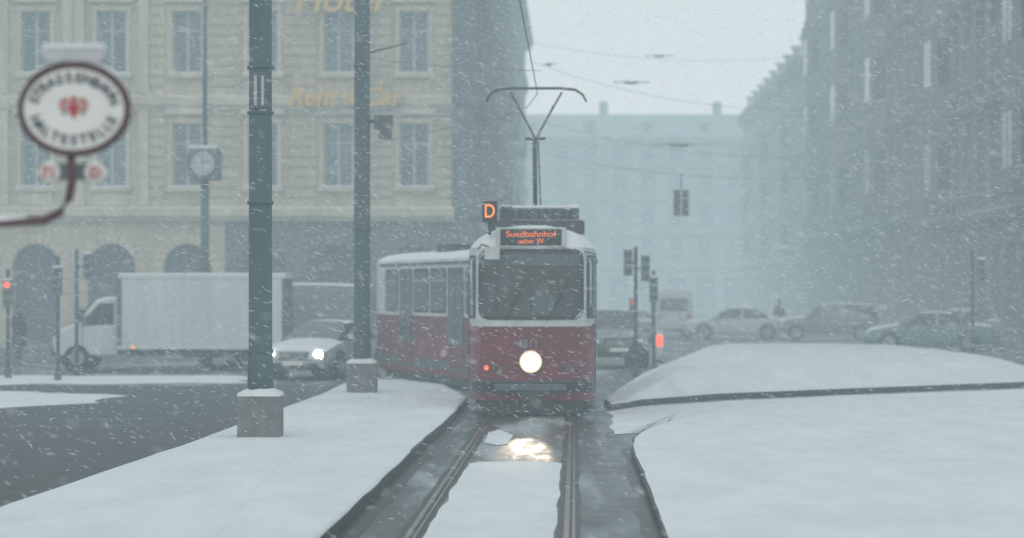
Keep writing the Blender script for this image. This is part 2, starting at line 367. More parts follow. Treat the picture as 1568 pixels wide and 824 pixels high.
B.obj('building_corner_pier')
B=MB()
Mx=T((x_r+1.0,101.2,0))@Matrix.Rotation(R(90)-sl,4,'Z')
facade(B,Mx,96,30,FL,M_stoneB,M_stoneB2,ground='shop',gz=5.6,seed=2,dark_ratio=.8)
for d_,z_ in((6,6.2),(16,10.8),(16,6.2),(30,6.2),(30,10.8),(48,6.2),(48,10.8)):
    B.box(d_-1.4,d_+1.4,-1.1,-.001,z_-.35,z_-.02,M_stoneB2,Mx); B.box(d_-1.4,d_+1.4,-1.1,-1.02,z_,z_+.95,M_dark,Mx)
    B.box(d_-.9,d_+.9,-.75,-.01,z_+.96,z_+3.3,M_stoneB,Mx)
B.obj('street_building')
def rblock(name,d0,d1,n,H,wall,trim,seed,off=0.,dark=.7):
    B=MB(); L=(d1-d0)/math.cos(sl)
    x1=16.9+.0278*d1+off
    M=T((x1,d1,0))@Matrix.Rotation(R(-90)-sl,4,'Z')
    k=H/24.
    F=[(5.2*k,9.7*k,6.0*k,8.6*k,'hood'),(9.7*k,14.2*k,10.5*k,13.0*k,'ped'),(14.2*k,18.4*k,15.0*k,17.3*k,'hood'),(18.4*k,22*k,19.1*k,21*k,'plain')]
    facade(B,M,L,n,F,wall,trim,ground='shop',gz=5.2*k,seed=seed,dark_ratio=dark,depth=18)
    for q in(.16,.5,.84):
        u=round(q*n)*L/n; 
        B.box(u-1.5,u+1.5,-1.0,-.001,6.0*k,17.6*k,wall,M); B.box(u-1.6,u+1.6,-1.12,-.002,17.601*k,17.9*k,trim,M); B.box(u-1.6,u+1.6,-1.12,-.002,5.6*k,5.999*k,trim,M)
        for z in(6.5,11,15): 
            B.box(u-.95,u-.1,-1.03,-.99,z*k,(z+2.0)*k,M_win,M); B.box(u+.1,u+.95,-1.03,-.99,z*k,(z+2.0)*k,M_win,M)
            B.box(u-1.52,u-1.49,-.8,-.25,z*k,(z+2)*k,M_win,M);B.box(u+1.49,u+1.52,-.8,-.25,z*k,(z+2)*k,M_win,M)
    return B.obj(name)
rblock('corner_apartment_building',66,117,15,25,M_stoneB,M_stoneB2,3)
rblock('apartment_building',119,175,16,27,M_stoneB,M_stoneB2,4,off=-.5)
rblock('apartment_building',181,246,18,21.5,M_stoneC,M_stoneB,5,off=-.2)
B=MB(); FF=[(5,9,5.8,8,'hood'),(9,13,9.8,12,'hood'),(13,17,13.8,16,'plain'),(17,20.2,17.5,19.2,'plain')]
facade(B,T((-6,285,0)),44,13,FF,M_stoneC,M_stoneB,ground='shop',gz=5,seed=6,dark_ratio=.6); B.obj('palace_building')
e=empty('hotel_lettering',(0,99.5,0))
B=MB()
text_into(B,'Hotel',1.55,M_gold,T((-7.2,-.12,14.15))@UP,.05,.25,.02); B.obj('hotel_word',e)
B=MB()
text_into(B,'Rent a Car',1.05,M_gold,T((-6.9,-.12,10.15))@UP,.05,.25,.03); B.obj('rental_word',e)

# ------------------------------------------------------------------ poles
def pole(name,x,y,lab=None):
    e=empty(name,(x,y,.15)); B=MB()
    B.tube([(0,0,.6),(0,0,1.2),(0,0,1.22),(0,0,7),(0,0,13)],.185,M_pole,n=24,r2=.15)
    B.obj('shaft',e)
    B=MB()
    for z in(1.2,3.3,6.6): B.tube([(0,0,z),(0,0,z+.05)],.188,M_pole,n=24)
    if lab:
        B.box(-.11,.11,-.195,-.17,lab,lab+.5,M_grey); B.box(-.07,-.03,-.2,-.19,lab+.03,lab+.45,M_frame); B.box(.03,.07,-.2,-.19,lab+.03,lab+.45,M_frame)
        B.tube([(0,0,lab-.08),(0,0,lab-.04)],.188,M_pole,n=24); B.tube([(0,0,lab+.56),(0,0,lab+.6)],.188,M_pole,n=24)
    B.obj('fittings',e)
    B=MB(); B.box(-.3,.3,-.3,.3,-.02,.6,M_conc); B.obj('plinth',e,bevel=.03)
    B=MB(); n=24
    vs=[];
    for r,z in((.31,.601),(.30,.64),(.24,.675),(.19,.70)):
        for k in range(n):
            t=2*math.pi*k/n; q=max(abs(math.cos(t)),abs(math.sin(t))); s_=1 if r<.2 else 1/q**(.9 if r>.25 else .5)
            vs.append((r*math.cos(t)*s_,r*math.sin(t)*s_,z+(.02*noise.noise((k*.7,r*9,x)) if z>.61 else 0)))
    B.add(vs,[(a*n+k,a*n+(k+1)%n,(a+1)*n+(k+1)%n,(a+1)*n+k) for a in range(3) for k in range(n)],M_snow,None,True); B.obj('snow_cap',e)
    return e
pole('catenary_pole',-3.55,34.1,lab=4.65)
e=pole('catenary_pole',-3.04,49.0)
B=MB()
B.tube([(.15,0,5.5),(.55,0,5.55)],.04,M_grey); B.box(.25,.62,-.12,.14,5.35,5.62,M_grey); B.tube([(.16,0,6.9),(.9,0,7.1)],.02,M_grey)
B.box(.35,.6,-.1,.1,5.15,5.33,M_grey); B.obj('loudspeaker',e)

# ------------------------------------------------------------------ tram
def chaikin(p,k):
    for _ in range(k):
        q=[p[0]]
        for a,b in zip(p[:-1],p[1:]):
            q+=[(a[0]*.75+b[0]*.25,a[1]*.75+b[1]*.25),(a[0]*.25+b[0]*.75,a[1]*.25+b[1]*.75)]
        q.append(p[-1]); p=q
    return p
class Car:
    def __init__(s,front,L):
        s.L=L; s.rise=.50 if front else .27
        if front: p=chaikin([(0,0),(.45,.015),(.78,.06),(.93,.17),(1.02,.5),(1.12,1.1),(1.155,1.7)],3)+[(1.155,y) for y in np.linspace(2.2,L-.3,16)]+[(1.1,L-.05),(1.02,L),(.5,L),(0,L)]
        else: p=[(0,0),(.9,0),(1.0,.02),(1.1,.06),(1.15,.16),(1.155,.3)]+[(1.155,y) for y in np.linspace(.6,L-.7,14)]+[(1.14,L-.3),(1.1,L-.1),(1.0,L),(.4,L),(0,L)]
        s.p=np.array(p); d=np.hypot(*np.diff(s.p,axis=0).T); s.s=np.concatenate([[0],np.cumsum(d)]); s.front=front
        k=np.concatenate([[True],d>1e-6]); s.p=s.p[k]; s.s=s.s[k]
    def pos(s,u,z,off=0.):
        a=abs(u); x=np.interp(a,s.s,s.p[:,0]); y=np.interp(a,s.s,s.p[:,1])
        e=.03; x2=np.interp(a+e,s.s,s.p[:,0]); y2=np.interp(a+e,s.s,s.p[:,1]); x1=np.interp(max(a-e,0),s.s,s.p[:,0]); y1=np.interp(max(a-e,0),s.s,s.p[:,1])
        tx,ty=x2-x1,y2-y1; l=math.hypot(tx,ty) or 1; nx,ny=ty/l,-tx/l
        if a<e: nx,ny=0,-1
        if s.front:
            w=max(0,1-y/2.2)
            if z>1.7: y+=.11*(min(z,2.95)-1.7)*w
            if z<.62: y+=.25*(.62-z)*w
        x+=nx*off; y+=ny*off
        if z>2.88:
            t=min(1,(z-2.88)/s.rise); k=math.sqrt(max(0,1-.96*t*t)); fy=(1-k)
            x*= k**.85
            mid=s.L/2; y = y + (fy*.9 if y<mid else -fy*.9)*min(1,abs(y-mid)/(mid*.8))*(1 if s.front else .3)
        return (math.copysign(x,u) if u!=0 else 0.,y,z)
    def body(s,B,roofm):
        zs=[.28,.42,.63,.8,1.1,1.4,1.62,1.72,2.1,2.5,2.88]+[2.88+s.rise*math.sin(math.pi/2*t) for t in(.12,.25,.38,.5,.62,.75,.88,1.)]
        us=list(s.s)+[-q for q in s.s[::-1][1:-1]]; n=len(us)
        vs=[];
        for z in zs:
            for u in us: vs.append(s.pos(u,z))
        for j in range(len(zs)-1):
            zm=(zs[j]+zs[j+1])/2
            m=M_red if zm<.42 else (M_grey if (zm<.63) else (M_red if zm<1.62 else (M_white if zm<2.88 else roofm)))
            B.add(vs[j*n:(j+2)*n],[(k,(k+1)%n,n+(k+1)%n,n+k) for k in range(n)],m,None,True)
        B.add(vs[-n:],[tuple(range(n))],roofm)
        B.add(vs[:n],[tuple(range(n))[::-1]],M_dark)
    def patch(s,B,u0,u1,z0,z1,m,r=.05,off=.006,nc=14):
        zz=[z0+r*(1-math.cos(a)) for a in np.linspace(0,math.pi/2,6)]+list(np.linspace(z0+r,z1-r,5)[1:-1])+[z1-r*(1-math.cos(a)) for a in np.linspace(math.pi/2,0,6)]
        vs=[]
        for z in zz:
            dz=min(z-z0,z1-z); e=r-math.sqrt(max(0,r*r-(r-dz)**2)) if dz<r else 0
            for k in range(nc+1): vs.append(s.pos(u0+e+(u1-u0-2*e)*k/nc,z,off))
        w=nc+1
        B.add(vs,[(j*w+k,j*w+k+1,(j+1)*w+k+1,(j+1)*w+k) for j in range(len(zz)-1) for k in range(nc)],m,None,True)
tram=empty('tram',(tc_(42.3),42.3,0.012),-sl)
C=Car(True,9.2); B=MB(); C.body(B,M_troof); B.obj('front_body',tram)
B=MB()
C.patch(B,-.98,.98,1.70,2.95,M_rubber,r=.24,off=.008); C.patch(B,-.93,.93,1.76,2.89,M_glass,r=.2,off=.016)
for sg in(-1,1):
    a,b=(1.14,1.95)
    C.patch(B,*( (a,b) if sg>0 else (-b,-a)),1.72,2.84,M_rubber,r=.08,off=.008); C.patch(B,*((a+.05,b-.05) if sg>0 else (-b+.05,-a-.05)),1.77,2.79,M_glass,r=.06,off=.014)
    u=2.2
    for w,door in((1.0,1),(1.3,0),(1.3,0),(1.0,1),(1.3,0)):
        z0=.5 if door else 1.72
        q=(u,u+w) if sg>0 else (-u-w,-u)
        C.patch(B,*q,z0,2.75,M_rubber,r=.06,off=.008)
        q=(u+.06,u+w-.06) if sg>0 else (-u-w+.06,-u-.06)
        C.patch(B,*q,z0+.06,2.7,M_glass,r=.05,off=.014); u+=w+.15
C.patch(B,-.86,.86,2.66,2.85,M_grey,r=.04,off=.019); 
C.patch(B,.02,.44,1.80,2.15,M_grey,r=.12,off=.019); C.patch(B,.14,.32,2.12,2.36,M_grey,r=.085,off=.020)
B.obj('windows',tram)
B=MB()
B.box(-.62,.62,.14,.75,2.975,3.325,M_white); 
B.box(-.54,.54,.125,.16,3.005,3.295,M_rubber)
B.obj('display_housing',tram,bevel=.03)
B=MB()
text_into(B,'Suedbahnhof',.150,M_led,T((0,.118,3.205))@UP@Matrix.Scale(1.14,4,(1,0,0)),.003,0,.0)
text_into(B,'ueber W',.125,M_led,T((0,.118,3.08))@UP,.003,0,.0)
B.obj('display_text',tram)
B=MB(); B.box(-.86,-.60,.25,.38,3.42,3.79,M_rubber); B.box(-.76,-.70,.28,.34,3.2,3.42,M_dark); text_into(B,'D',.34,M_ledD,T((-.73,.235,3.605))@UP@Matrix.Scale(.8,4,(1,0,0)),.004,0,.0); B.obj('line_number_box',tram)
B=MB(); B.box(-.535,-.34,.24,.36,3.44,3.70,M_darksnow); B.obj('beacon_box',tram)
B=MB()
B.tube([(0,-.075,.97),(0,.06,.97)],.20,M_chrome,n=28); B.disc((0,-.078,.97),(0,-1,0),.192,M_hl2,n=32); B.disc((0,-.083,.97),(0,-1,0),.140,M_hl,n=32)  # outer disc paints the lamp's halo, inner disc is the lamp
B.obj('headlight',tram)
B=MB()
for sg in(-1,1):
    B.tube([(sg*.78,.02,.86),(sg*.78,.09,.86)],.055,M_grey,n=16); B.disc((sg*.78,.015,.86),(0,-1,0),.042,M_redl if sg<0 else M_rubber,n=16)
    B.tube([(sg*.6,-.0,.86),(sg*.6,.09,.86)],.055,M_grey,n=16); B.disc((sg*.6,-.004,.86),(0,-1,0),.042,M_rubber,n=16)
B.obj('marker_lamps',tram)
B=MB(); text_into(B,'4311',.19,M_frameD,T((-.05,-.022,1.28))@UP,.004,0,.004); B.obj('fleet_number',tram)
B=MB()
for x,a in((-.45,.28),(.28,.30)):
    B.tube([(x,-.01,1.70),(x+a,.03,2.15)],.010,M_rubber); B.tube([(x+a-.16,.01,1.95),(x+a+.1,.06,2.42)],.012,M_rubber)
B.tube([(-.93,.2,2.95),(-.85,-.12,3.02),(-.72,-.18,2.98)],.014,M_dark); B.box(-.80,-.54,-.24,-.12,2.76,2.98,M_white)
B.tube([(.95,.25,2.9),(1.12,.02,2.86),(1.16,-.02,2.7)],.012,M_dark)
for sg in(-1,1): B.tube([(sg*1.02,.18,1.9),(sg*1.05,.16,2.0),(sg*1.05,.16,2.7),(sg*1.02,.18,2.8)],.014,M_chrome)
B.obj('mirrors_and_wipers',tram)
B=MB()
C.patch(B,-1.5,1.5,1.585,1.66,M_white,r=.01,off=.02,nc=40)
C.patch(B,-1.3,1.3,.44,.61,M_rubber,r=.02,off=.05,nc=40)
B.box(-.62,.62,-.09,-.02,.47,.58,M_grey)
B.box(-.16,.16,-.16,.1,.33,.46,M_dark)
B.obj('bumper',tram)
B=MB()
B.box(-.98,.98,.45,8.8,.16,.30,M_dark); B.box(-.92,.92,.28,.36,.06,.30,M_dark)
for yb in(1.6,3.4,7.4,8.9):
    for sg in(-1,1): B.tube([(sg*.68,yb,.33),(sg*.80,yb,.33)],.33,M_dark,n=20)
    B.tube([(-.7,yb,.33),(.7,yb,.33)],.06,M_dark)
B.obj('bogies',tram)
B=MB()
B.box(-.62,.85,2.4,4.4,3.32,3.74,M_grey)
for k in range(9): B.box(-.58+k*.155,-.50+k*.155,2.37,2.4,3.38,3.70,M_dark)
B.box(-.62,.85,2.4,4.4,3.741,3.79,M_snow); B.box(-.75,.95,1.5,2.3,3.25,3.5,M_darksnow); B.box(-.5,.5,7,8.6,3.3,3.6,M_darksnow)
B.obj('roof_equipment',tram,bevel=.015)
B=MB(); nx,ny=24,30; vs=[]
for j in range(ny+1):
    for i in range(nx+1):
        x=-.8+1.6*i/nx; y=.85+8*j/ny; z=3.38-.16*(x/.8)**2*1.0+.04*noise.noise((x*2,y*1.5,3))
        e_=min(i,nx-i,j,ny-j)/3; z-= .05*max(0,1-e_)
        vs.append((x,y,z+.02))
B.add(vs,[(j*(nx+1)+i,j*(nx+1)+i+1,(j+1)*(nx+1)+i+1,(j+1)*(nx+1)+i) for j in range(ny) for i in range(nx)],M_snow,None,True); B.obj('roof_snow',tram)
B=MB(); y0=5.7
B.box(-.55,.55,y0-.6,y0+.6,3.42,3.55,M_dark)
B.tube([(-.02,y0+.5,3.5),(-.02,y0-.45,5.2)],.045,M_panto,n=10)
B.tube([(.10,y0+.5,3.5),(.05,y0-.45,5.15)],.015,M_panto)
for a in(-1,1):
    B.tube([(0,y0-.45,5.2),(a*.50,y0+.25,6.15)],.020,M_panto); B.tube([(a*.06,y0-.4,5.25),(a*.34,y0+.1,5.9)],.016,M_chrome)
B.tube([(-.2,y0-.47,5.2),(.2,y0-.47,5.2)],.03,M_panto)
for yy in(y0+.1,y0+.4):
    B.tube([(-1.0,yy,5.98),(-.93,yy,6.12),(-.78,yy,6.22),(-.5,yy,6.25),(.5,yy,6.25),(.78,yy,6.22),(.93,yy,6.12),(1.0,yy,5.98)],.015,M_panto)
for a in(-.5,.5): B.tube([(a,y0+.1,6.15),(a,y0+.4,6.15)],.018,M_panto)
B.obj('pantograph',tram)
ld=bpy.data.lights.new('headlamp','SPOT'); ld.energy=1100; ld.color=(1,.80,.60); ld.spot_size=R(6.6); ld.spot_blend=1; ld.shadow_soft_size=.1
lo=bpy.data.objects.new('headlamp_light',ld); S.collection.objects.link(lo); lo.parent=tram; lo.location=(0,-.15,.97); lo.rotation_euler=(R(90-6.1),0,R(180))
a2=R(18.8)
rear=empty('rear_section',(0,9.35,0)); rear.parent=tram; rear.rotation_euler=(0,0,a2)
C2=Car(False,9.9); B=MB(); C2.body(B,M_troof)
for sg in(-1,1):
    u=1.45
    for w,door in((1.25,0),(1.3,1),(1.35,0),(1.35,0),(1.2,1),(1.2,0)):
        z0=.42 if door else 1.70
        f=lambda a,b:(a,b) if sg>0 else (-b,-a)
        if door:
            C2.patch(B,*f(u,u+w),z0,2.72,M_grey,r=.04,off=.008)
            for k in range(2):
                q=u+.05+k*(w/2); C2.patch(B,*f(q,q+w/2-.08),1.05,2.62,M_glass,r=.04,off=.016)
                C2.patch(B,*f(q,q+w/2-.08),z0+.05,1.0,M_red,r=.03,off=.016)
        else:
            C2.patch(B,*f(u,u+w),z0,2.72,M_rubber,r=.09,off=.008); C2.patch(B,*f(u+.05,u+w-.05),z0+.05,2.67,M_glass,r=.07,off=.014)
            C2.patch(B,*f(u+.07,u+w-.07),2.42,2.45,M_frame,r=.01,off=.02)
        u+=w+.13
    C2.patch(B,*( (1.3,10.3) if sg>0 else (-10.3,-1.3)),2.80,2.86,M_grey,r=.01,off=.02,nc=30)
B.box(-1.0,1.0,.5,9.4,.08,.30,M_dark)
B.box(-.7,.5,1.2,2.2,3.1,3.33,M_darksnow); B.box(-.7,.5,4.2,5.6,3.1,3.28,M_darksnow)
B.obj('rear_body',rear)
B=MB()
for k in range(7): 
    y=-.45+.09*k; w=1.02 if k%2 else .93
    B.box(-w,w,y,y+.085,.35,3.05 if k%2 else 2.98,M_rubber)
B.obj('bellows',rear)

# ------------------------------------------------------------------ vehicles
def car(name,x,y,yaw,paint,lights=False,tail=False,kind='sedan',sc=1.):
    e=empty(name,(x,y,.01),yaw); e.scale=(sc,sc,sc); B=MB()
    if kind=='sedan':
        st=[(-2.28,.42,.72,.80,.70,.55,0),(-2.2,.28,.86,.96,.82,.68,0),(-1.7,.22,.93,1.03,.89,.72,0),(-1.4,.22,.94,1.05,.9,.70,3),(-.8,.2,.95,1.39,.9,.60,1),(-.32,.2,.95,1.44,.9,.61,2),(-.24,.2,.95,1.445,.9,.61,1),(.3,.2,.94,1.42,.9,.59,3),(1.1,.2,.92,1.0,.9,.70,0),(1.6,.22,.86,.94,.9,.70,0),(2.1,.26,.74,.84,.86,.66,0),(2.26,.3,.62,.72,.78,.6,0),(2.33,.38,.52,.58,.68,.5,0)]
    elif kind=='suv':
        st=[(-2.15,.5,.85,.95,.76,.6,0),(-2.1,.35,1.0,1.1,.86,.66,3),(-1.85,.3,1.02,1.58,.9,.64,1),(-.5,.3,1.02,1.66,.9,.66,2),(-.4,.3,1.02,1.66,.9,.66,1),(.35,.3,1.02,1.62,.9,.64,3),(1.05,.3,1.0,1.1,.9,.72,0),(1.8,.32,.92,1.0,.88,.68,0),(2.1,.36,.76,.86,.8,.6,0),(2.18,.45,.6,.66,.7,.5,0)]
    else:
        st=[(-2.3,.45,1.1,1.9,.86,.74,0),(-2.25,.32,1.15,2.15,.93,.8,0),(-.9,.3,1.15,2.2,.94,.8,0),(.6,.3,1.15,2.2,.94,.8,1),(1.2,.3,1.1,2.1,.94,.76,3),(1.85,.3,1.05,1.2,.92,.76,0),(2.3,.35,.9,1.0,.86,.7,0),(2.4,.45,.6,.7,.76,.6,0)]
    rings=[]
    for (X,zb,zl,zt,w,wt,g) in st:
        h=[(w*.88,zb),(w*.98,zb+.12),(w,(zb+zl)/2),(w*.97,zl),(wt,zt-.05),(wt*.8,zt),(wt*.3,zt+.015)]
        rings.append([(X,a,z) for a,z in h]+[(X,-a,z) for a,z in h[::-1]])
    n=14
    for j in range(len(st)-1):
        g=st[j][6]
        for k in range(n):
            a,b=k,(k+1)%n
            m=paint
            if k==13: m=M_dark
            if g in(1,3) and k in(3,9): m=M_carglass
            if g==3 and k in(4,5,6,7,8): m=M_carglass
            B.add([rings[j][a],rings[j][b],rings[j+1][b],rings[j+1][a]],[(0,1,2,3)],m)
    B.add(rings[0],[tuple(range(n))],paint); B.add(rings[-1],[tuple(range(n))[::-1]],paint)
    o=B.obj('body',e)
    bm=o.modifiers.new('weld','WELD'); bm.merge_threshold=.001
    b=o.modifiers.new('b','BEVEL'); b.width=.03; b.segments=2; b.angle_limit=R(20)
    B=MB(); xf=st[-1][0]; w=.9; fx=1.42 if kind!='van' else 1.55; rx=-1.38
    for X in(fx,rx):
        for sg in(-1,1):
            B.tube([(X,sg*(w-.17),.33),(X,sg*(w+.015),.33)],.33,M_tyre,n=24); B.disc((X,sg*(w+.02),.33),(0,sg,0),.21,M_rim,n=20)
            B.tube([(X,sg*(w-.3),.36),(X,sg*(w+.004),.36)],.39,M_rubber,n=24)
    B.obj('wheels',e)
    B=MB()
    hz={'sedan':.62,'suv':.75,'van':.85}[kind]
    for sg in(-1,1):
        m=M_carl if lights else M_chrome
        B.box(xf-.22,xf-.045,sg*.66-.15,sg*.66+.15,hz-.07,hz+.08,M_chrome)
        B.tube([(xf-.06,sg*.64,hz),(xf-.03,sg*.64,hz)],.12,m,n=14)
        B.box(st[0][0]-.03,st[0][0]+.12,sg*.66-.1,sg*.66+.1,hz+.1,hz+.26,M_redl if tail else M_signred)
        B.box(.75,.9,sg*.98-.09,sg*.98+.09,1.0,1.13,paint)
    B.box(xf-.1,xf+.012,-.38,.38,hz-.12,hz+.07,M_rubber)
    for k in range(4): B.box(xf-.05,xf+.022,-.36,.36,hz-.1+.045*k,hz-.085+.045*k,M_chrome)
    B.box(xf-.1,xf+.015,-.62,.62,hz-.34,hz-.2,M_rubber); B.box(xf,xf+.03,-.26,.26,hz-.26,hz-.15,M_signw); B.box(st[0][0]-.03,st[0][0],-.26,.26,hz-.02,hz+.09,M_signw)
    if kind=='van': B.box(st[0][0]-.01,st[0][0]+.05,-.62,.62,1.25,1.8,M_carglass)
    B.obj('lamps_grille_plates',e)
    return e
car('car',-4.72,61.9,R(-90-17),M_carw,lights=True)
car('dark_car',2.85,70,R(-86),M_cardark,kind='suv')
car('parked_car',10.0,108,R(176),M_carw)
car('parked_car',15.2,88,R(170),M_carteal)
car('parked_car',13.9,106,R(172),M_cargrey,kind='suv')
car('parked_car',18.6,100,R(150),M_cargrey)
car('van',7.35,112,R(90),M_carw,kind='van',tail=False)
car('parked_car',4.9,100,R(92),M_cargrey,tail=False)
tr=empty('box_truck',(-7.9,66,.01))
B=MB(); B.box(-2.85,1.7,0,2.15,.62,2.62,M_box)
B.obj('cargo_box',tr,bevel=.04)
B=MB()
for z0,z1 in((.60,.70),(2.54,2.635)): B.box(-2.87,1.72,-.02,2.17,z0,z1,M_chrome if z0<1 else M_box)
for X in(-2.87,1.62): B.box(X,X+.1,-.022,2.172,.7,2.54,M_grey)
for k in range(1,9): B.box(-2.85+k*.5,-2.843+k*.5,-.004,.01,.72,2.53,M_frame)
B.box(-2.6,1.5,.3,1.8,.42,.6,M_dark); B.box(-1.1,.1,.02,.12,.38,.55,M_dark)
B.box(-2.5,-2.4,-.03,.0,.63,.69,M_ambl)
B.box(-2.85,1.7,0.02,2.13,2.636,2.69,M_snow)
B.obj('box_frame',tr)
B=MB()
prof=[(-2.87,.42),(-2.87,2.02),(-3.2,2.04),(-3.5,1.94),(-4.05,1.32),(-4.5,1.10),(-4.62,.88),(-4.64,.5),(-4.5,.38)]
K=len(prof)
vs=[(x,.10,z) for x,z in prof]+[(x,2.02,z) for x,z in prof]
B.add(vs,[tuple(range(K)),tuple(range(2*K-1,K-1,-1))]+[(i,K+i,K+(i+1)%K,(i+1)%K) for i in range(K)],M_carw)
B.obj('cab',tr,bevel=.07)
B=MB()
w=[(-3.0,1.28),(-3.0,1.87),(-3.38,1.85),(-3.88,1.32),(-3.84,1.24)]
B.add([(x,.092,z) for x,z in w],[tuple(range(5))],M_carglass)
B.add([(-3.53,.22,1.92),(-4.01,.22,1.38),(-4.01,1.9,1.38),(-3.53,1.9,1.92)],[(0,1,2,3)],M_carglass,T((-.035,0,.03)))
B.box(-4.68,-4.60,.2,.5,.72,.95,M_chrome); B.box(-4.68,-4.60,1.6,1.9,.72,.95,M_chrome); B.box(-4.70,-4.58,.15,1.95,.42,.58,M_rubber)
B.box(-3.93,-3.81,-.12,.06,1.34,1.68,M_rubber); B.box(-2.98,-2.97,.09,.094,.5,1.9,M_grey); B.box(-3.86,-3.85,.085,.094,.5,1.24,M_grey)
B.obj('cab_windows_trim',tr)
B=MB()
for X in(-4.0,-.1):
    for y0_,y1_ in((.08,.33),(1.8,2.05)):
        B.tube([(X,y0_,.36),(X,y1_,.36)],.36,M_tyre,n=24); 
    B.disc((X,.07,.36),(0,-1,0),.2,M_rim,n=20); B.tube([(X,.11,.40),(X,.2,.40)],.46,M_rubber,n=24)
B.obj('wheels',tr)
car('van',-6.6,72,R(180),M_cargrey,kind='van',sc=1.1)

# ------------------------------------------------------------------ tram stop sign
sg_=empty('tram_stop_sign',(-2.31,12.76,3.2))
B=MB(); n=64
def ell(a,b,y): return [(a*math.cos(2*math.pi*k/n),y,b*math.sin(2*math.pi*k/n)) for k in range(n)]
B.add(ell(.272,.222,-.022)+ell(.272,.222,.022),[tuple(range(n))[::-1],tuple(range(n,2*n))],M_signw); B.obj('face',sg_)
B=MB(); vs=[]
for k in range(n):
    t=2*math.pi*k/n; c_,s_=math.cos(t),math.sin(t)
    for q in range(10):
        p=2*math.pi*q/10; rr=.021*math.cos(p); vs.append(((.281+rr)*c_,.036*math.sin(p),(.231+rr)*s_))
B.add(vs,[(k*10+q,k*10+(q+1)%10,((k+1)%n)*10+(q+1)%10,((k+1)%n)*10+q) for k in range(n) for q in range(10)],M_signrim,None,True); B.obj('rim',sg_)
B=MB()
def arc_text(s_,a,b,t0,t1,top):
    L=len(s_)
    for i,ch in enumerate(s_):
        t=R(t0+(t1-t0)*i/(L-1)); x=a*math.cos(t); z=b*math.sin(t)
        nx,nz=math.cos(t)/a,math.sin(t)/b; ang=math.atan2(nz,nx)-math.pi/2
        if not top: ang+=math.pi
        text_into(B,ch,.072,M_signtx,T((x,-.026,z))@Matrix.Rotation(-ang,4,'Y')@UP,.002,0,.002)
arc_text('STRASSENBAHN',.216,.163,163,17,True); arc_text('HALTESTELLE',.216,.165,201,339,False)
B.obj('lettering',sg_)
B=MB()
def P2(pts,m,y=-.026): B.add([(x,y,z) for x,z in pts],[tuple(range(len(pts)))],m)
P2([(-.028,.03),(.028,.03),(.03,-.01),(0,-.055),(-.03,-.01)],M_signred)
for s_ in(-1,1):
    P2([(s_*.02,.045),(s_*.045,.06),(s_*.085,.035),(s_*.05,.028)],M_signred); P2([(s_*.035,.02),(s_*.085,.018),(s_*.06,-.005),(s_*.038,0)],M_signred); P2([(s_*.035,-.01),(s_*.07,-.015),(s_*.045,-.035)],M_signtx)
B.disc((0,-.026,.05),(0,-1,0),.018,M_signred,n=14)
B.obj('emblem',sg_)
B=MB()
B.tube([(-.02,0,-.25),(-.01,0,-.36),(-.03,0,-.47),(-.075,0,-.545),(-.16,0,-.585),(-.4,0,-.60),(-1.0,0,-.60),(-1.35,0,-.60)],.024,M_signrim,n=12)
B.tube([(0,0,.24),(0,0,.30)],.02,M_signrim)
B.tube([(-1.35,0,-3.05),(-1.35,0,.9)],.05,M_signrim,n=14)
B.obj('bracket_and_post',sg_)
B=MB(); B.add([(-.145,-.03,.25),(.14,-.03,.25),(.175,-.03,.315),(-.18,-.03,.315),(-.145,.03,.25),(.14,.03,.25),(.175,.03,.315),(-.18,.03,.315)],[(0,1,2,3),(5,4,7,6),(0,3,7,4),(1,5,6,2),(3,2,6,7),(0,4,5,1)],M_ledge)
B.box(-.165,.16,-.035,.035,.318,.345,M_snow)
B.tube([(-.14,0,.25),(-.155,0,.2)],.012,M_signrim); B.tube([(.14,0,.25),(.155,0,.2)],.012,M_signrim)
B.obj('top_plate',sg_)
B=MB(); B.box(-.19,.17,-.012,.012,-.375,-.285,M_grey)
for x,t_ in((-.13,'71'),(.115,'D')):
    B.tube([(x,-.03,-.335),(x,.03,-.335)],.058,M_signw,n=24); text_into(B,t_,.08,M_signred,T((x,-.034,-.335))@UP,.002,0,.003)
B.obj('line_discs',sg_)
B=MB()
vs=[]
for i in range(30):
    x=-1.3+i*(1.05/29); w_=.02+.004*noise.noise((x*9,0,0)); zt=-.565+.014*noise.noise((x*14,1,0))+.008
    vs+=[(x,-w_,-.590),(x,-w_*.6,zt),(x,w_*.6,zt),(x,w_,-.590)]
B.add(vs,[(4*i+k,4*i+k+1,4*i+k+5,4*i+k+4) for i in range(29) for k in range(3)],M_snow,None,True)
vs=[]
for i in range(31):
    t=R(35+110*i/30); h=.018*math.sin(math.pi*i/30)**.5
    for r_,y in((.305,-.03),(.305+h,-.015),(.305+h,.015),(.305,.03)): vs.append((r_*math.cos(t)*.99,y,(r_-.05)*math.sin(t)))
B.add(vs,[(4*i+k,4*i+k+1,4*i+k+5,4*i+k+4) for i in range(30) for k in range(3)],M_snow,None,True)
B.obj('snow_cover',sg_)

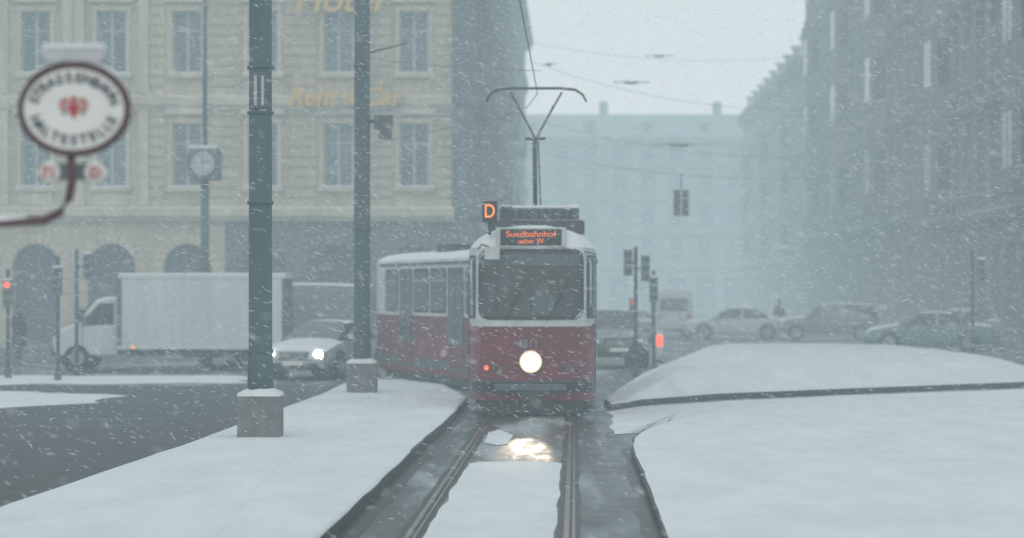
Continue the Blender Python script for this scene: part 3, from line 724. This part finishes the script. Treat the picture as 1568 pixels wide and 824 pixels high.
# ------------------------------------------------------------------ clock, signals
ck=empty('street_clock',(-9.15,72,0))
B=MB(); B.tube([(0,0,0),(0,0,5.5)],.14,M_pole,n=16,r2=.12); B.tube([(0,0,6.5),(0,0,12.5)],.07,M_pole,n=12,r2=.05); B.tube([(0,0,0),(0,0,.6)],.2,M_dark,n=16)
B.tube([(0,0,11.5),(.9,0,12.2)],.04,M_pole); B.obj('post',ck)
B=MB(); B.box(-.44,.44,-.44,.44,5.5,6.44,M_sig); B.obj('housing',ck,bevel=.06)
B=MB()
for k in range(4):
    M=T((0,0,5.97))@Matrix.Rotation(R(90*k),4,'Z')
    B.tube([(0,-.45,0),(0,-.475,0)],.41,M_pole,M,n=32); B.disc((0,-.48,0),(0,-1,0),.36,M_frame,M,n=32)
    for q in range(12):
        t=2*math.pi*q/12; B.tube([(.28*math.sin(t),-.485,.28*math.cos(t)),(.33*math.sin(t),-.485,.33*math.cos(t))],.012,M_pole,M,n=4)
    B.tube([(0,-.49,0),(.16,-.49,.12)],.016,M_frameD,M,n=4); B.tube([(0,-.49,0),(-.05,-.49,.28)],.012,M_frameD,M,n=4)
B.box(-.42,.42,-.42,.42,6.441,6.52,M_snow)
B.obj('dials',ck)
def signal(name,x,y,H,heads,lit=None,base=0.,lamp=None):
    e=empty(name,(x,y,base)); B=MB(); B.tube([(0,0,0),(0,0,H)],.05,M_pole,n=12); B.tube([(0,0,0),(0,0,.25)],.09,M_pole,n=12); B.obj('post',e)
    B=MB()
    for hx,hz in heads:
        B.box(hx-.11,hx+.11,-.12,.10,hz,hz+.68,M_sig); B.box(hx-.10,hx+.10,-.11,.09,hz+.681,hz+.73,M_snow)
        B.tube([(0,0,hz+.34),(hx,0,hz+.34)],.025,M_pole)
        for k in range(3):
            zc=hz+.12+.22*k; m=M_grey
            if lit is not None and k==lit: m=lamp or (M_redl if k==2 else M_ambl)
            B.disc((hx,-.125,zc),(0,-1,0),.078,m,n=16)
            B.tube([(hx-.08,-.12,zc+.02),(hx-.06,-.22,zc+.08),(hx+.06,-.22,zc+.08),(hx+.08,-.12,zc+.02)],.012,M_sig,n=5)
    B.obj('signal_heads',e)
signal('traffic_light',3.2,62.5,3.35,[(-.2,2.6),(.25,2.45)])
signal('traffic_light',3.8,64.8,2.75,[(.0,1.9)])
signal('traffic_light',12.65,66.4,3.3,[(.24,2.4)])
signal('traffic_light',-11.05,58.8,3.05,[(-.02,2.1)])
signal('traffic_light',-11.35,63,3.3,[(.3,2.5)])
signal('traffic_light',-12.62,60.5,2.75,[(0,1.8)],lit=2,lamp=M_redl)
signal('traffic_light',-6.3,80,2.3,[(0,1.3)],lit=2,lamp=M_redd)
signal('traffic_light',-5.7,79,2.4,[(0,1.3)],lit=2,lamp=M_redd)
signal('traffic_light',3.75,75,2.0,[(0,1.3)],lit=2,lamp=M_redd)
e=empty('red_light_stand_in',(4.52,74,0)); B=MB(); B.tube([(0,0,0),(0,0,.95)],.10,M_signw,n=16); B.tube([(0,-.0,.50),(0,0,.85)],.105,M_redl,n=16); B.box(-.2,.2,-.2,.2,0,.12,M_dark); B.tube([(0,0,.95),(0,0,1.0)],.11,M_snow,n=16); B.obj('stand_in_body',e)  # bollard made up to carry a red light of unknown source
def sagline(B,a,b,sag,r,m=M_wire,n=16):
    a=Vector(a);b=Vector(b); B.tube([tuple(a.lerp(b,k/n)-Vector((0,0,4*sag*(k/n)*(1-k/n)))) for k in range(n+1)],r,m,n=5)
e=empty('hanging_traffic_signal',(6.23,89,0)); B=MB()
B.tube([(0,0,5.9),(0,0,6.5)],.03,M_wire)
for x in(-.27,.03):
    B.box(x,x+.24,-.15,.12,4.95,5.9,M_dark)
    for k in range(3): B.disc((x+.12,-.155,5.1+.28*k),(0,-1,0),.09,M_rubber,n=14)
B.box(-.27,.27,-.14,.11,5.901,5.94,M_snow); B.obj('signal_box',e)
B=MB()
sagline(B,(-.9,99.4,8.4),(19.2,80,7.2),1.45,.009)
B.tube([(tc_(d)-.0,d,6.3) for d in(-20,5,20,35,50)]+[(tc_(d),d,6.3) for d in(54,58,62,68)],.011,M_wire,n=5)
sagline(B,(-3.04,49,6.95),(.6,49.2,6.7),.05,.006)
sagline(B,(-.9,103,12.6),(19.7,110,11.2),1.6,.009)
sagline(B,(-.2,130,15.8),(20.5,128,15.5),1.2,.009)
sagline(B,(-.9,104,10.2),(19.2,95,8.3),1.5,.009)
sagline(B,(-14,90,9.6),(-1.2,99,10.5),.8,.009)
for p,w in(((5.2,105,11.25),1.6),((7.9,129.4,14.75),1.6),((7.0,100.3,8.25),2.2),((1.6,103.6,11.9),.6),((-6.3,94,9.4),.9),((-5,50,8.3),.5)):
    x,y,z=p; B.tube([(x-w/2,y,z),(x-w*.2,y,z)],.022,M_wire); B.tube([(x-w*.2,y,z),(x,y,z-.03),(x+w*.15,y,z)],.065,M_wire,n=8); B.tube([(x+w*.15,y,z),(x+w/2,y,z)],.022,M_wire)
B.obj('overhead_wires')

# ------------------------------------------------------------------ pedestrians
def person(name,x,y,yaw,coat,stride=.25,H=1.75,z=0.01):
    e=empty(name,(x,y,z),yaw); k=H/1.75
    V=[(0,0,.95),(0,0,1.15),(0,0,1.38),(0,.01,1.5),(0,.01,1.56),
       (-.19,0,1.40),(-.25,.02,1.12),(-.20,-.14,.95),(.19,0,1.40),(.25,.02,1.12),(.20,-.14,.95),
       (-.1,0,.88),(-.11,-stride*.5,.5),(-.11,-stride*.55,.09),(-.11,-stride*.55-.15,.05),
       (.1,0,.88),(.11,stride*.25,.5),(.11,stride*.8,.11),(.11,stride*.8-.14,.05)]
    E=[(0,1),(1,2),(2,3),(3,4),(2,5),(5,6),(6,7),(2,8),(8,9),(9,10),(0,11),(11,12),(12,13),(13,14),(0,15),(15,16),(16,17),(17,18)]
    rr=[.19,.17,.19,.08,.06,.09,.065,.055,.09,.065,.055,.13,.08,.055,.045,.13,.08,.055,.045]
    me=bpy.data.meshes.new('figure'); me.from_pydata([(a*k,b*k,c*k) for a,b,c in V],E,[]); me.materials.append(coat)
    o=bpy.data.objects.new('figure',me); S.collection.objects.link(o); o.parent=e
    sk=o.modifiers.new('skin','SKIN'); sk.use_smooth_shade=True
    for i,sv in enumerate(me.skin_vertices[0].data): sv.radius=(rr[i]*k,rr[i]*k*.8); sv.use_root=(i==0)
    ss=o.modifiers.new('sub','SUBSURF'); ss.levels=2; ss.render_levels=2
    B=MB()
    n=16; vs=[]
    for z_,rx,ry in((1.1,.20,.15),(.85,.23,.18),(.6,.25,.21),(.5,.26,.22)):
        for q in range(n): t=2*math.pi*q/n; vs.append((rx*math.cos(t)*k,ry*math.sin(t)*k,z_*k))
    B.add(vs,[(a*n+q,a*n+(q+1)%n,(a+1)*n+(q+1)%n,(a+1)*n+q) for a in range(3) for q in range(n)],coat,None,True); B.obj('coat',e)
    B=MB()
    def sph(c,rx,ry,rz,m,top=False):
        vs=[];a_=10;b_=14
        for i in range(a_+1):
            ph=math.pi*i/a_*(.55 if top else 1)
            for j in range(b_): t=2*math.pi*j/b_; vs.append((c[0]+rx*math.sin(ph)*math.cos(t),c[1]+ry*math.sin(ph)*math.sin(t),c[2]+rz*math.cos(ph)))
        B.add(vs,[(i*b_+j,i*b_+(j+1)%b_,(i+1)*b_+(j+1)%b_,(i+1)*b_+j) for i in range(a_) for j in range(b_)],m,None,True)
    hz=1.64*k
    sph((0,0,hz),.075*k,.095*k,.12*k,M_skin); sph((0,.012,hz+.012),.085*k,.1*k,.125*k,M_hair,True)
    sph((0,-.098*k,hz-.01),.014,.02,.022,M_skin)
    for s_ in(-1,1): sph((s_*.03,-.085*k,hz+.012),.011,.008,.008,M_signtx); sph((s_*.077*k,0,hz),.012,.02,.03,M_skin)
    sph((0,-.088*k,hz-.055),.024,.008,.006,M_signred)
    B.obj('head',e)
person('pedestrian',-14.9,73,R(60),M_coat)
person('pedestrian',-15.7,72.5,R(100),M_coat,H=1.68)
person('pedestrian',-16.6,75,R(200),M_coat2,H=1.8)
person('pedestrian',12.4,112,R(200),M_coat2,H=1.75)

# ------------------------------------------------------------------ falling snow
nF=150000
P=np.stack([np.random.uniform(-15,15,nF),10+(85-10)*np.random.rand(nF)**.85,np.random.uniform(0,13.5,nF)],1)
sz=np.random.uniform(.0018,.0048,nF); ln=np.random.uniform(.008,.050,nF)
ang=np.random.normal(R(70),R(16),nF)
dv=np.stack([np.sin(ang)*.9,np.random.normal(0,.3,nF),-np.cos(ang)],1)
dv/=np.linalg.norm(dv,axis=1)[:,None]
a=np.cross(dv,np.array([0,1,0.])); a/=np.linalg.norm(a,axis=1)[:,None]; b=np.cross(dv,a)
V=np.zeros((nF,5,3)); V[:,0]=P+dv*ln[:,None]; V[:,4]=P-dv*ln[:,None]
for k in range(3):
    t=2*math.pi*k/3; V[:,1+k]=P+(a*math.cos(t)+b*math.sin(t))*sz[:,None]
base=np.array([[0,1,2],[0,2,3],[0,3,1],[4,2,1],[4,3,2],[4,1,3]])
F=(base[None]+5*np.arange(nF)[:,None,None]).reshape(-1,3)
me=bpy.data.meshes.new('falling_snow'); me.from_pydata(V.reshape(-1,3).tolist(),[],F.tolist()); 
mf=mat('snowflake',(.76,.78,.79),.9,var=.02,spec=.1); me.materials.append(mf)
o=bpy.data.objects.new('falling_snow',me); S.collection.objects.link(o)

# ------------------------------------------------------------------ mist volume
SIG=.0052
m=bpy.data.materials.new('glowing_mist'); m.use_nodes=True; nt=m.node_tree; nt.nodes.clear()
out=N(nt,'ShaderNodeOutputMaterial'); ab=N(nt,'ShaderNodeVolumeAbsorption'); ab.inputs['Color'].default_value=(0,0,0,1); ab.inputs['Density'].default_value=SIG
em=N(nt,'ShaderNodeEmission'); em.inputs['Color'].default_value=(.445,.585,.63,1); em.inputs['Strength'].default_value=SIG  # mist glows by itself, standing in for light scattered in the haze
ad=N(nt,'ShaderNodeAddShader'); nt.links.new(ab.outputs[0],ad.inputs[0]); nt.links.new(em.outputs[0],ad.inputs[1]); nt.links.new(ad.outputs[0],out.inputs['Volume'])
B=MB(); B.box(-260,260,-60,300,-1,90,m); B.obj('mist')

# ------------------------------------------------------------------ world, sun, camera
w=bpy.data.worlds.new('World'); S.world=w; w.use_nodes=True; nt=w.node_tree; bg=nt.nodes['Background']; L=nt.links.new
sk=N(nt,'ShaderNodeTexSky',sky_type='NISHITA'); sk.sun_disc=False; sk.sun_elevation=R(38); sk.sun_rotation=R(200); sk.dust_density=6; sk.air_density=1.2
tc=N(nt,'ShaderNodeTexCoord'); sp=N(nt,'ShaderNodeSeparateXYZ'); L(tc.outputs['Generated'],sp.inputs[0])
mr=N(nt,'ShaderNodeMapRange',interpolation_type='SMOOTHSTEP'); mr.inputs[1].default_value=.10; mr.inputs[2].default_value=.45; L(sp.outputs[2],mr.inputs[0])
cl=N(nt,'ShaderNodeMix',data_type='RGBA'); L(mr.outputs[0],cl.inputs[0]); cl.inputs[6].default_value=(17.0,15.8,15.2,1); cl.inputs[7].default_value=(9.2,9.8,10.1,1)
mx=N(nt,'ShaderNodeMix',data_type='RGBA'); mx.inputs[0].default_value=.88; L(sk.outputs[0],mx.inputs[6]); L(cl.outputs[2],mx.inputs[7])
L(mx.outputs[2],bg.inputs[0]); bg.inputs[1].default_value=.1
sd=bpy.data.lights.new('sun','SUN'); sd.energy=.5; sd.angle=R(25); sd.color=(1,.96,.9)
so=bpy.data.objects.new('sun',sd); S.collection.objects.link(so)
az=R(200); el=R(38); dirv=Vector((math.sin(az)*math.cos(el),math.cos(az)*math.cos(el),math.sin(el)))
so.rotation_euler=dirv.to_track_quat('Z','Y').to_euler()
cd=bpy.data.cameras.new('camera'); co=bpy.data.objects.new('camera',cd); S.collection.objects.link(co); S.camera=co
co.location=(0,0,2.25); co.rotation_euler=(R(90),0,0); cd.sensor_width=36; cd.lens=84.95; cd.shift_y=.0198; cd.clip_end=3000; cd.clip_start=.1
cd.dof.use_dof=True; cd.dof.focus_distance=30; cd.dof.aperture_fstop=1.25
